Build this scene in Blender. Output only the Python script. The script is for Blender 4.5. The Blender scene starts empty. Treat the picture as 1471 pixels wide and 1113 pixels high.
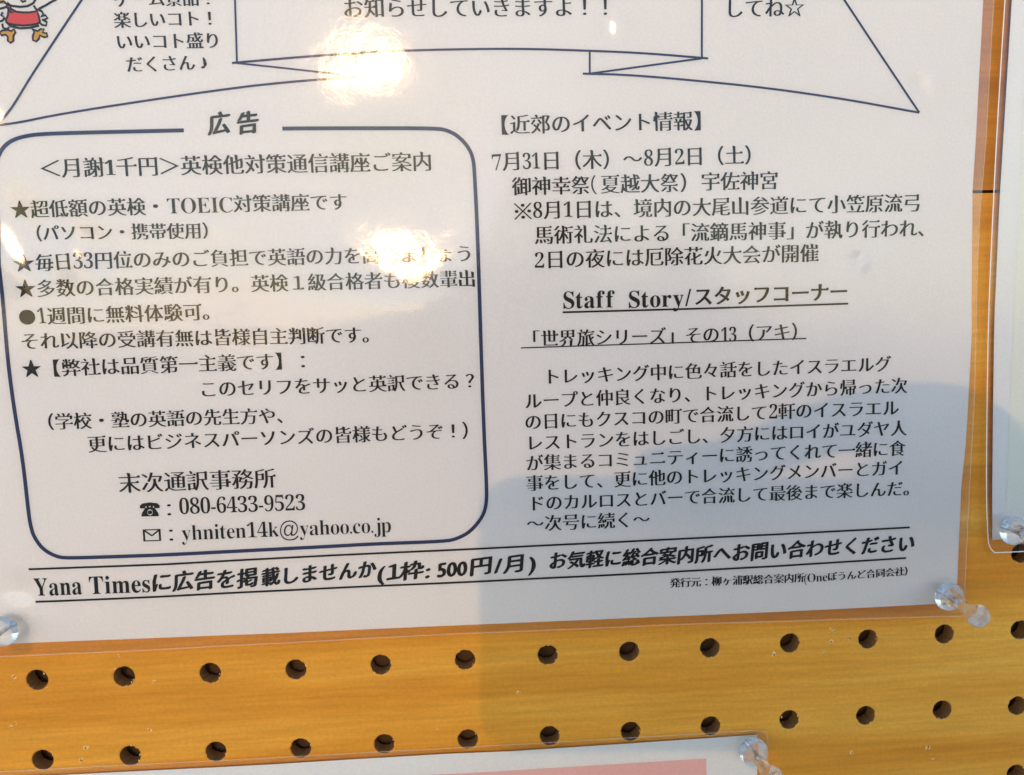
import bpy, bmesh, math, random
from mathutils import Vector, Matrix, noise

SC = bpy.context.scene
COL = SC.collection
random.seed(7)
MM = 0.001

# ------------------------------------------------------------------ camera, sky, sun
CAM_LOC = [127.28, -222.13, 103.95]   # millimetres
CAM_X = [0.99764, -0.064317, -0.024053]
CAM_Y = [0.030226, 0.096792, 0.994846]
CAM_Z = [-0.061658, -0.993224, 0.098507]
SUN = [-0.08756, -0.95547, 0.28179]

cam_d = bpy.data.cameras.new("camera")
cam_d.sensor_width = 36.0
cam_d.lens = 1100.0 / 1471.0 * 36.0
cam_d.clip_start = 0.01
cam_d.clip_end = 2000.0
cam = bpy.data.objects.new("camera", cam_d)
COL.objects.link(cam)
m = Matrix.Identity(4)
for r_ in range(3):
    m[r_][0], m[r_][1], m[r_][2], m[r_][3] = CAM_X[r_], CAM_Y[r_], CAM_Z[r_], CAM_LOC[r_] * MM
cam.matrix_world = m
SC.camera = cam

world = bpy.data.worlds.new("World")
SC.world = world
world.use_nodes = True
wt = world.node_tree
wt.nodes.clear()
sky = wt.nodes.new("ShaderNodeTexSky")
sky.sky_type = 'NISHITA'
sky.sun_disc = False
sun_v = Vector(SUN).normalized()
SUN_ELEV = math.asin(sun_v.z)
sky.sun_elevation = SUN_ELEV
sky.sun_rotation = math.atan2(sun_v.x, sun_v.y)
sky.air_density = 1.0
sky.dust_density = 0.2
sky.ozone_density = 1.4
bg = wt.nodes.new("ShaderNodeBackground")
bg.inputs["Strength"].default_value = 0.15
wo = wt.nodes.new("ShaderNodeOutputWorld")
wt.links.new(sky.outputs["Color"], bg.inputs["Color"])
wt.links.new(bg.outputs[0], wo.inputs["Surface"])

sd = bpy.data.lights.new("sun", "SUN")
sd.energy = 0.24
sd.angle = math.radians(0.55)
sd.color = (1.0, 0.62, 0.28)
sun = bpy.data.objects.new("sun", sd)
COL.objects.link(sun)
sun.rotation_euler = sun_v.to_track_quat('Z', 'Y').to_euler()
sun.location = (0, -2, 2)

SC.view_settings.view_transform = 'Standard'
SC.view_settings.look = 'None'
SC.view_settings.gamma = 1.0
SC.view_settings.exposure = 1.2

# ------------------------------------------------------------------ measured layout (millimetres on the board: x right, z up)
GEO = {
  'paper_r': [[280.65,201.34],[279.42,189.89],[278.71,152.86],[278.17,135.9],[279.49,93.9],[278.63,60.07],[277.76,47.16],[277.61,16.18],[277.24,10.62]],
  'paper_b': [[-15.87,12.66],[-8.19,12.56],[30.72,12.19],[70.5,11.59],[119.44,11.42],[157.02,11.12],[195.39,10.82],[238.95,10.63],[277.24,10.62]],
  'film_r': [[282.73,201.35],[282.35,189.89],[281.55,150.85],[280.46,129.01],[280.4,116.19],[280.51,101.56],[280.65,77.05],[280.2,47.06],[279.93,16.96],[279.86,6.46]],
  'film_b': [[-16.2,8.93],[-8.5,8.93],[30.48,8.73],[70.34,8.73],[119.36,8.95],[156.98,8.52],[195.38,8.3],[239.01,7.41],[279.86,6.46]],
  'p2_film_l': [[286.27,201.36],[285.7,189.89],[284.74,150.81],[284.36,127.93],[284.31,101.47],[284.82,76.93],[285.54,46.86],[286.61,30.61],[287.38,27.93],[289.02,26.31]],
  'p2_paper_l': [[288.36,201.37],[288.0,189.89],[287.0,150.79],[286.5,133.56],[286.39,98.51],[287.68,46.77],[288.3,30.32]],
  'p2_green': [291.78,150.74],
  'p3_paper_t': [[-23.4,-27.86],[7.97,-28.4],[66.3,-28.89],[118.13,-28.86],[139.26,-29.3],[195.37,-28.96],[213.85,-28.74]],
  'p3_paper_r': [214.85,-43.45],
  'p3_film_t': [[-23.24,-26.15],[-11.53,-26.05],[66.41,-26.7],[118.19,-26.98],[139.32,-27.07],[195.37,-27.15],[212.95,-27.09]],
  'p3_pink': [[109.51,-35.22],[130.61,-35.47],[198.66,-35.53]],
  'pin': [[271.93,15.12],[291.61,34.58],[211.43,-30.86],[-3.83,18.46]],
  'marks': [[-5.91,1.92],[23.91,6.63],[33.46,-1.56],[-7.98,-13.26],[-6.7,-12.06],[12.53,-20.98],[11.04,-24.79],[31.23,-16.5],[116.02,-21.65],[140.83,-11.36],[220.3,-3.52],[238.56,3.8],[238.41,-0.22],[244.41,0.36],[236.25,-3.71],[276.98,-11.83],[245.84,-36.94],[270.69,-36.87],[272.43,-41.18]],
  'holes': {"0,0":[0.42,0.51],"1,0":[25.02,0.19],"2,0":[49.77,-0.12],"3,0":[74.67,-0.42],"4,0":[99.72,-0.28],"5,0":[124.9,-0.13],"6,0":[149.99,0.04],"7,0":[174.99,-0.2],"8,0":[200.11,-0.43],"9,0":[225.34,-0.21],"10,0":[250.23,-0.17],"11,0":[274.99,0.12],"12,0":[299.84,0.19],"0,-1":[-0.02,-24.08],"1,-1":[25.06,-24.37],"2,-1":[49.89,-24.63],"3,-1":[74.85,-25.09],"4,-1":[99.74,-25.32],"5,-1":[124.98,-25.32],"6,-1":[150.13,-25.75],"7,-1":[175.19,-25.93],"8,-1":[200.36,-25.64],"9,-1":[225.41,-25.1],"10,-1":[250.12,-25.2],"11,-1":[275.12,-24.83],"12,-1":[300.0,-24.9],"12,1":[298.99,25.04],"12,-2":[300.52,-47.93]},
  'seam': [[278.67,136.08],[287.49,135.95]],
  'spots': [[107.06,172.8,1],[109.74,123.43,1],[114.9,114.35,1],[3.4,129.53,1],[7.07,120.8,1],[22.07,123.16,1],[4.56,159.82,1],[60.33,156.03,1],[171.65,182.32,1],[-12.99,86.04,1],[41.87,171.24,1],[244.43,116.29,1],[263.09,166.73,1],[-1.31,25.56,1],[60.67,130.83,1]],
}
CH0 = [7.14, 189.63]
CHX = [0.17867, 0.00017]
CHY = [-0.01533, -0.178]
STROKES = [
  ["box_outline",[[52.82,155.43],[31.52,155.19],[17.77,154.95],[11.37,154.64],[6.71,153.22],[3.72,150.13],[2.04,145.36],[1.67,137.03],[1.84,128.44],[1.24,112.96],[1.15,101.1],[1.18,90.66],[1.68,78.93],[2.7,66.45],[3.05,50.23],[3.34,46.78],[3.86,43.92],[6.03,39.97],[9.67,37.56],[12.71,37.01],[25.26,36.86],[42.99,36.68],[87.86,37.17],[97.93,37.36],[120.28,37.22],[123.78,37.9],[127.73,39.84],[131.55,44.29],[132.68,48.22],[132.83,53.43],[132.47,70.17],[132.32,93.7],[132.24,126.14],[131.91,142.01],[131.67,147.19],[130.2,150.45],[127.74,153.14],[125.07,154.68],[121.99,155.47],[100.99,155.66],[79.3,155.67]],1.05,"navy"],
  ["ribbon_outline",[[68.71,196.88],[68.48,189.69],[68.07,173.14]],0.55,"navy"],
  ["ribbon_outline",[[66.76,173.15],[99.01,175.7],[120.97,176.55],[144.15,176.77],[165.07,176.14],[181.48,175.34],[198.86,173.95]],0.6,"navy"],
  ["ribbon_outline",[[67.88,173.14],[96.85,169.88]],0.5,"navy"],
  ["ribbon_outline",[[100.14,175.6],[99.89,169.87]],0.4,"navy"],
  ["ribbon_outline",[[165.07,176.14],[164.98,169.73]],0.55,"navy"],
  ["ribbon_outline",[[164.98,169.92],[197.05,173.96]],0.55,"navy"],
  ["ribbon_outline",[[197.04,197.28],[197.05,173.96]],0.6,"navy"],
  ["ribbon_outline",[[163.01,169.93],[177.46,169.48],[211.0,166.44],[235.79,163.01],[261.24,158.53]],0.6,"navy"],
  ["ribbon_outline",[[261.24,158.53],[237.96,190.04],[231.51,198.7]],0.6,"navy"],
  ["ribbon_outline",[[102.16,169.48],[84.48,168.28],[67.88,166.71],[41.49,163.2],[22.76,160.41],[4.34,157.27],[0.67,156.57]],0.6,"navy"],
  ["ribbon_outline",[[34.7,198.02],[28.12,189.65],[6.91,160.9],[4.39,157.82]],0.6,"navy"],
  ["rule_line",[[1.72,34.24],[40.07,33.92],[87.73,34.46],[132.52,34.57],[178.42,34.78],[221.15,34.97],[261.76,35.41]],0.6,"ink"],
  ["rule_line",[[2.75,24.54],[39.43,24.41],[87.27,24.62],[132.24,24.6],[178.34,24.69],[219.08,25.09],[260.92,25.81]],0.6,"ink"],
  ["underline",[[156.12,103.42],[197.49,103.53],[241.08,103.93]],0.55,"ink"],
  ["underline",[[143.79,93.49],[185.06,93.7],[228.54,93.98]],0.35,"ink"],
]
LINES = [
  ["ゲーム景品！","m",36.45,189.84,63.53,190.23,None],
  ["楽しいコト！","m",36.06,184.46,63.76,184.99,None],
  ["いいコト盛り","m",36.2,178.88,64.15,179.18,None],
  ["だくさん♪","m",38.5,172.9,61.58,173.53,None],
  ["お知らせしていきますよ！！","m",97.09,187.53,172.49,187.92,None],
  ["してね☆","m",203.44,187.56,226.61,187.76,None],
  ["広","br",59.27,157.15,65.46,157.29,None],
  ["告","br",66.96,157.27,73.17,157.4,None],
  ["＜月謝1千円＞英検他対策通信講座ご案内","m",13.73,145.77,120.14,146.56,None],
  ["★超低額の英検・","m",4.96,134.93,46.45,135.23,None],
  ["TOEIC","s",46.83,135.22,64.73,135.32,None],
  ["対策講座です","m",64.74,135.51,96.09,135.8,None],
  ["（パソコン・携帯使用）","m",8.09,128.51,60.71,128.35,None],
  ["★毎日","m",5.0,120.28,20.77,120.72,None],
  ["33","s",20.77,120.72,25.99,120.81,None],
  ["円位のみのご負担で英語の力を高めましょう","m",26.17,120.8,130.9,120.69,None],
  ["★多数の合格実績が有り。英検１級合格者も複数輩出","m",4.98,113.45,131.49,113.61,None],
  ["●","m",4.87,105.62,9.71,105.69,None],
  ["1","s",9.91,105.88,12.34,106.01,None],
  ["週間に無料体験可。","m",12.51,105.81,59.75,106.03,None],
  ["それ以降の受講有無は皆様自主判断です。","m",4.88,99.08,103.85,98.44,None],
  ["★【弊社は品質第一主義です】：","m",4.6,91.34,84.31,91.63,None],
  ["このセリフをサッと英訳できる？","m",52.26,84.24,131.46,84.45,None],
  ["（学校・塾の英語の先生方や、","m",7.11,76.39,78.43,76.03,None],
  ["更にはビジネスパーソンズの皆様もどうぞ！","m",20.59,69.59,126.19,69.97,None],
  ["）","m",125.99,69.98,131.45,70.0,None],
  ["末次通訳事務所","m",28.16,58.1,72.38,58.02,None],
  ["☎：","m",33.79,50.38,44.46,50.15,None],
  ["080-6433-9523","s",44.5,50.76,80.31,50.54,None],
  ["✉：","m",33.84,42.83,44.56,42.78,None],
  ["yhniten14k@yahoo.co.jp","s",44.58,42.99,104.63,42.91,None],
  ["【近郊のイベント情報】","m",136.22,156.1,200.3,156.88,None],
  ["7","s",136.72,145.79,139.68,145.95,None],
  ["月","m",139.68,146.14,145.4,146.26,None],
  ["31","s",145.39,146.07,150.54,146.2,None],
  ["日（木）～","m",150.73,146.2,179.87,146.44,None],
  ["8","s",180.08,146.64,182.9,146.6,None],
  ["月","m",183.1,146.79,188.95,146.92,None],
  ["2","s",188.95,146.73,191.99,146.89,None],
  ["日（土）","m",191.99,146.89,215.23,147.21,None],
  ["御神幸祭","m",142.27,139.18,164.75,139.26,None],
  ["（","hp",164.75,139.26,167.55,139.41,None],
  ["夏越大祭）","m",167.55,139.41,196.25,139.61,None],
  ["宇佐神宮","m",196.66,139.8,219.62,139.89,None],
  ["※","m",142.5,132.2,148.06,132.3,None],
  ["8","s",148.06,132.5,150.85,132.46,None],
  ["月","m",151.05,132.45,156.64,132.56,None],
  ["1","s",156.64,132.56,159.64,132.51,None],
  ["日は、境内の大尾山参道にて小笠原流弓","m",159.84,132.51,262.63,132.91,None],
  ["馬術礼法による「流鏑馬神事」が執り行われ、","m",148.31,125.46,267.32,125.58,None],
  ["2","s",148.16,118.39,151.17,118.33,None],
  ["日の夜には厄除花火大会が開催","m",151.37,118.53,231.96,118.95,None],
  ["Staff","sb",156.19,106.91,171.61,106.96,None],
  ["Story/","sb",175.29,106.67,194.18,106.84,None],
  ["スタッフコーナー","mb",194.59,107.04,241.01,107.61,None],
  ["「世界旅シリーズ」その","m",144.25,95.99,202.49,95.89,None],
  ["13","s",202.7,95.68,207.5,95.76,None],
  ["（アキ）","m",207.5,95.96,229.36,96.22,None],
  ["トレッキング中に色々話をしたイスラエルグ","m",150.09,84.92,254.74,85.8,None],
  ["ループと仲良くなり、トレッキングから帰った次","m",144.45,77.96,259.89,79.16,None],
  ["の日にもクスコの町で合流して","m",144.31,71.82,217.14,72.33,None],
  ["2","s",217.35,72.53,220.11,72.44,None],
  ["軒のイスラエル","m",220.11,72.44,257.47,72.5,None],
  ["レストランをはしごし、夕方にはロイがユダヤ人","m",144.58,65.64,260.03,66.27,None],
  ["が集まるコミュニティーに誘ってくれて一緒に食","m",144.45,59.64,259.76,60.1,None],
  ["事をして、更に他のトレッキングメンバーとガイ","m",144.31,53.61,259.49,54.11,None],
  ["ドのカルロスとバーで合流して最後まで楽しんだ。","m",144.79,47.53,264.49,47.68,None],
  ["～次号に続く～","m",144.25,41.45,181.42,41.38,None],
  ["Yana","sb",2.43,28.88,16.13,28.84,None],
  ["Times","sb",17.87,28.76,35.2,28.56,None],
  ["に広告を掲","br",35.21,28.77,65.63,28.79,None],
  ["載しませんか","br",66.42,28.75,99.85,29.93,None],
  ["(1枠:","br",99.8,28.66,115.71,28.98,None],
  ["500","br",117.34,28.91,126.39,29.13,None],
  ["円/月)","br",127.01,29.31,146.89,29.68,None],
  ["お気軽に総合案内所","br",150.65,29.93,200.53,29.83,None],
  ["へお問い合わせください","br",200.53,29.83,263.67,30.52,None],
  ["発行元：柳ヶ浦駅総合案内所","m",187.26,21.35,228.92,21.13,None],
  ["(One","s",228.7,20.93,236.14,21.02,None],
  ["ぼうんど合同会社）","m",236.14,21.02,263.48,21.72,None],
]


# ------------------------------------------------------------------ materials
def new_mat(name):
    mt = bpy.data.materials.new(name)
    mt.use_nodes = True
    nt = mt.node_tree
    nt.nodes.clear()
    out = nt.nodes.new("ShaderNodeOutputMaterial")
    return mt, nt, out

def N(nt, kind, **kw):
    n = nt.nodes.new(kind)
    for k, v in kw.items():
        if k in n.inputs: n.inputs[k].default_value = v
        else: setattr(n, k, v)
    return n

def simple(name, col, rough=0.6, spec=0.5, metal=0.0):
    mt, nt, out = new_mat(name)
    b = N(nt, "ShaderNodeBsdfPrincipled")
    b.inputs["Base Color"].default_value = (*col, 1)
    b.inputs["Roughness"].default_value = rough
    b.inputs["Specular IOR Level"].default_value = spec
    b.inputs["Metallic"].default_value = metal
    nt.links.new(b.outputs[0], out.inputs[0])
    return mt

def wood_mat(name, shift, base, dark, light):
    mt, nt, out = new_mat(name)
    L = nt.links.new
    tc = N(nt, "ShaderNodeTexCoord")
    mp = N(nt, "ShaderNodeMapping")
    mp.inputs["Location"].default_value = shift
    mp.inputs["Scale"].default_value = (2.2, 20, 34)
    L(tc.outputs["Object"], mp.inputs[0])
    n1 = N(nt, "ShaderNodeTexNoise"); n1.inputs["Scale"].default_value = 1.6; n1.inputs["Detail"].default_value = 3; n1.inputs["Distortion"].default_value = 0.7
    L(mp.outputs[0], n1.inputs["Vector"])
    mp2 = N(nt, "ShaderNodeMapping"); mp2.inputs["Scale"].default_value = (14, 100, 260); mp2.inputs["Location"].default_value = shift
    L(tc.outputs["Object"], mp2.inputs[0])
    n2 = N(nt, "ShaderNodeTexNoise"); n2.inputs["Scale"].default_value = 2.5; n2.inputs["Detail"].default_value = 5; n2.inputs["Roughness"].default_value = 0.65
    L(mp2.outputs[0], n2.inputs["Vector"])
    n3 = N(nt, "ShaderNodeTexNoise"); n3.inputs["Scale"].default_value = 900; n3.inputs["Detail"].default_value = 2
    L(tc.outputs["Object"], n3.inputs["Vector"])
    r1 = N(nt, "ShaderNodeValToRGB")
    e = r1.color_ramp.elements
    e[0].position = 0.32; e[0].color = (*dark, 1)
    e[1].position = 0.70; e[1].color = (*light, 1)
    md = r1.color_ramp.elements.new(0.5); md.color = (*base, 1)
    L(n1.outputs["Fac"], r1.inputs[0])
    mx = N(nt, "ShaderNodeMix", data_type='RGBA', blend_type='MULTIPLY'); mx.inputs[0].default_value = 1.0
    r2 = N(nt, "ShaderNodeMapRange"); r2.inputs[1].default_value = 0.3; r2.inputs[2].default_value = 0.7; r2.inputs[3].default_value = 0.83; r2.inputs[4].default_value = 1.09
    L(n2.outputs["Fac"], r2.inputs[0])
    L(r1.outputs[0], mx.inputs[6]); L(r2.outputs[0], mx.inputs[7])
    mx2 = N(nt, "ShaderNodeMix", data_type='RGBA', blend_type='MULTIPLY'); mx2.inputs[0].default_value = 1.0
    r3 = N(nt, "ShaderNodeMapRange"); r3.inputs[1].default_value = 0.3; r3.inputs[2].default_value = 0.7; r3.inputs[3].default_value = 0.94; r3.inputs[4].default_value = 1.06
    L(n3.outputs["Fac"], r3.inputs[0]); L(mx.outputs[2], mx2.inputs[6]); L(r3.outputs[0], mx2.inputs[7])
    b = N(nt, "ShaderNodeBsdfPrincipled")
    b.inputs["Roughness"].default_value = 0.42
    b.inputs["Specular IOR Level"].default_value = 0.2
    L(mx2.outputs[2], b.inputs["Base Color"])
    bp = N(nt, "ShaderNodeBump"); bp.inputs["Strength"].default_value = 0.25; bp.inputs["Distance"].default_value = 0.0002
    L(n2.outputs["Fac"], bp.inputs["Height"]); L(bp.outputs[0], b.inputs["Normal"])
    L(b.outputs[0], out.inputs[0])
    return mt

def paper_mat(name, col):
    mt, nt, out = new_mat(name)
    L = nt.links.new
    tc = N(nt, "ShaderNodeTexCoord")
    n1 = N(nt, "ShaderNodeTexNoise"); n1.inputs["Scale"].default_value = 1400; n1.inputs["Detail"].default_value = 3
    n2 = N(nt, "ShaderNodeTexNoise"); n2.inputs["Scale"].default_value = 14; n2.inputs["Detail"].default_value = 3
    L(tc.outputs["Object"], n1.inputs["Vector"]); L(tc.outputs["Object"], n2.inputs["Vector"])
    r = N(nt, "ShaderNodeMapRange"); r.inputs[1].default_value = .3; r.inputs[2].default_value = .7; r.inputs[3].default_value = .955; r.inputs[4].default_value = 1.03
    L(n1.outputs["Fac"], r.inputs[0])
    r2 = N(nt, "ShaderNodeMapRange"); r2.inputs[1].default_value = .3; r2.inputs[2].default_value = .7; r2.inputs[3].default_value = .97; r2.inputs[4].default_value = 1.02
    L(n2.outputs["Fac"], r2.inputs[0])
    mu = N(nt, "ShaderNodeMath", operation='MULTIPLY'); L(r.outputs[0], mu.inputs[0]); L(r2.outputs[0], mu.inputs[1])
    mx = N(nt, "ShaderNodeMix", data_type='RGBA', blend_type='MULTIPLY'); mx.inputs[0].default_value = 1.0
    mx.inputs[6].default_value = (*col, 1); L(mu.outputs[0], mx.inputs[7])
    b = N(nt, "ShaderNodeBsdfPrincipled"); b.inputs["Roughness"].default_value = .8; b.inputs["Specular IOR Level"].default_value = .1
    L(mx.outputs[2], b.inputs["Base Color"]); L(b.outputs[0], out.inputs[0])
    return mt

def film_mat(name, tint, rough, bump_dist):
    """thin clear laminate: lets light straight through, mirrors a few per cent of it"""
    mt, nt, out = new_mat(name)
    L = nt.links.new
    tr = N(nt, "ShaderNodeBsdfTransparent"); tr.inputs[0].default_value = (*tint, 1)
    gl = N(nt, "ShaderNodeBsdfGlossy"); gl.inputs["Roughness"].default_value = rough; gl.inputs["Color"].default_value = (1, 1, 1, 1)
    fr = N(nt, "ShaderNodeFresnel"); fr.inputs["IOR"].default_value = 1.34
    mix = N(nt, "ShaderNodeMixShader")
    tc = N(nt, "ShaderNodeTexCoord")
    n1 = N(nt, "ShaderNodeTexNoise"); n1.inputs["Scale"].default_value = 260; n1.inputs["Detail"].default_value = 4; n1.inputs["Roughness"].default_value = .6
    n2 = N(nt, "ShaderNodeTexVoronoi"); n2.inputs["Scale"].default_value = 70
    L(tc.outputs["Object"], n1.inputs["Vector"]); L(tc.outputs["Object"], n2.inputs["Vector"])
    ad = N(nt, "ShaderNodeMath", operation='MULTIPLY_ADD'); ad.inputs[1].default_value = .3
    L(n2.outputs["Distance"], ad.inputs[0]); L(n1.outputs["Fac"], ad.inputs[2])
    bp = N(nt, "ShaderNodeBump"); bp.inputs["Strength"].default_value = 1.0; bp.inputs["Distance"].default_value = bump_dist
    L(ad.outputs[0], bp.inputs["Height"])
    L(bp.outputs[0], gl.inputs["Normal"])
    L(fr.outputs[0], mix.inputs[0]); L(tr.outputs[0], mix.inputs[1]); L(gl.outputs[0], mix.inputs[2])
    L(mix.outputs[0], out.inputs[0])
    return mt

M = {}
M['wood_low'] = wood_mat("varnished_plywood", (0.31, 0, 0.37), (.72, .290, .028), (.62, .22, .016), (.80, .37, .048))
M['wood_up'] = wood_mat("varnished_plywood_upper", (1.7, 0, 2.1), (.52, .185, .014), (.43, .14, .009), (.60, .235, .024))
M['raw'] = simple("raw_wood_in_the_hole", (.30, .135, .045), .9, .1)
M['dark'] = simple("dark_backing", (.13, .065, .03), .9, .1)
M['splinter'] = simple("pale_splintered_wood", (.80, .50, .20), .8, .2)
M['paper'] = paper_mat("printed_paper", (.735, .700, .692))
M['paper_cool'] = paper_mat("white_paper", (.74, .735, .735))
M['ink'] = simple("black_toner", (.008, .007, .007), .5, .2)
M['navy'] = simple("navy_toner", (.022, .034, .10), .5, .2)
M['red'] = simple("red_toner", (.62, .055, .055), .5, .2)
M['yellow'] = simple("ochre_toner", (.60, .30, .04), .5, .2)
M['white_ink'] = simple("white_print", (.80, .78, .75), .6, .2)
M['pink'] = paper_mat("pink_print", (.76, .47, .45))
M['green'] = paper_mat("pale_green_print", (.73, .74, .69))
M['film'] = film_mat("laminate_film", (.985, .98, .97), .115, .000045)
M['margin'] = film_mat("laminate_margin", (1.0, .99, .985), .12, .00003)

def edge_mat(name, col, rough, alpha):
    mt, nt, out = new_mat(name)
    b = N(nt, "ShaderNodeBsdfPrincipled")
    b.inputs["Base Color"].default_value = (*col, 1); b.inputs["Roughness"].default_value = rough
    b.inputs["Alpha"].default_value = alpha
    nt.links.new(b.outputs[0], out.inputs[0])
    return mt
M['edge'] = edge_mat("cut_film_edge", (.85, .68, .55), .3, .28)  # light caught by the cut edge, put into a lighter colour
M['edge_sunlit'] = edge_mat("cut_film_edge_sunlit", (.92, .86, .78), .25, .85)  # sun glint along the edge, painted as a brighter cream

def glass_mat():
    mt, nt, out = new_mat("clear_plastic")
    g = N(nt, "ShaderNodeBsdfPrincipled")
    g.inputs["Base Color"].default_value = (.99, .99, .975, 1)
    g.inputs["Roughness"].default_value = .03; g.inputs["IOR"].default_value = 1.42
    g.inputs["Transmission Weight"].default_value = .96
    tc = N(nt, "ShaderNodeTexCoord")
    n1 = N(nt, "ShaderNodeTexNoise"); n1.inputs["Scale"].default_value = 350
    bp = N(nt, "ShaderNodeBump"); bp.inputs["Strength"].default_value = .25; bp.inputs["Distance"].default_value = .0002
    nt.links.new(tc.outputs["Object"], n1.inputs["Vector"]); nt.links.new(n1.outputs["Fac"], bp.inputs["Height"]); nt.links.new(bp.outputs[0], g.inputs["Normal"])
    tr = N(nt, "ShaderNodeBsdfTransparent"); mx = N(nt, "ShaderNodeMixShader"); mx.inputs[0].default_value = .84
    nt.links.new(tr.outputs[0], mx.inputs[1]); nt.links.new(g.outputs[0], mx.inputs[2])
    nt.links.new(mx.outputs[0], out.inputs[0])
    return mt
M['clear'] = glass_mat()
M['steel'] = simple("steel", (.55, .55, .56), .25, .5, 1.0)
M['concrete'] = paper_mat('concrete', (.50, .49, .47))
M['skin'] = simple("skin", (.52, .30, .20), .5, .4)
M['cloth'] = simple("grey_cloth", (.72, .70, .68), .9, .2)  # unseen jacket, kept pale to bounce light into the shaded area
M['trousers'] = simple('beige_cloth', (.45, .38, .30), .9, .2)
M['hair'] = simple("dark_hair", (.02, .015, .012), .6, .3)
M['phone'] = simple("white_phone_case", (.78, .76, .74), .4, .5)  # unseen phone, case made white to bounce fill onto the shaded paper
M['glass_dark'] = simple("phone_screen", (.01, .01, .012), .1, .5)

# ------------------------------------------------------------------ object helpers
def link(name, mesh, mat=None, parent=None, smooth=False):
    o = bpy.data.objects.new(name, mesh)
    COL.objects.link(o)
    if mat is not None: mesh.materials.append(mat)
    if parent is not None: o.parent = parent
    if smooth:
        for p in mesh.polygons: p.use_smooth = True
    return o

def mesh_of(name, verts, faces):
    me = bpy.data.meshes.new(name)
    me.from_pydata([(x * MM, y * MM, z * MM) for x, y, z in verts], [], faces)
    me.update()
    return me

def empty(name, label, cat, group=None, loc=(0, 0, 0)):
    o = bpy.data.objects.new(name, None)
    o.empty_display_size = 0.02
    o.location = [c * MM for c in loc]
    COL.objects.link(o)
    o['label'] = label; o['category'] = cat
    if group: o['group'] = group
    return o

def interp(pts, t, axis):
    """piecewise linear: value of the other axis at pts[axis] == t (pts sorted along axis), extrapolated"""
    a = axis; b = 1 - axis
    ps = sorted(pts, key=lambda p: p[a])
    if t <= ps[0][a]: p, q = ps[0], ps[1]
    elif t >= ps[-1][a]: p, q = ps[-2], ps[-1]
    else:
        for i in range(len(ps) - 1):
            if ps[i][a] <= t <= ps[i + 1][a]: p, q = ps[i], ps[i + 1]; break
    if p is ps[0] and t < p[a] or q is ps[-1] and t > q[a]:
        return p[b] if t < p[a] else q[b]
    f = (t - p[a]) / (q[a] - p[a])
    f = max(0, min(1, f))
    return p[b] + (q[b] - p[b]) * f

# ------------------------------------------------------------------ the pegboard
board = empty("pegboard", "varnished orange wooden pegboard with rows of drilled holes behind the posters", "pegboard")
board['kind'] = 'structure'
PITCH = 25.0
HR = 3.1
SEAM = 0.5 * (GEO['seam'][0][1] + GEO['seam'][1][1])
I0, I1 = -5, 17
X0, X1 = (I0 - .5) * PITCH, (I1 + .5) * PITCH

def hole_at(i, j):
    k = "%d,%d" % (i, j)
    if k in GEO['holes']: return GEO['holes'][k]
    return [i * PITCH - 0.2, j * PITCH]

def rim(i, j, z0, z1):
    """jagged round rim of a drilled hole"""
    rr = random.Random(i * 131 + j * 17)
    cx, cz = hole_at(i, j)
    n = 30
    pts = []
    for k in range(n):
        a = 2 * math.pi * (k + .5) / n
        r = HR + rr.uniform(-.07, .05)
        if rr.random() < .08: r -= rr.uniform(.1, .3)
        pts.append((cx + r * math.cos(a), cz + r * math.sin(a)))
    return pts, (cx, cz)

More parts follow.
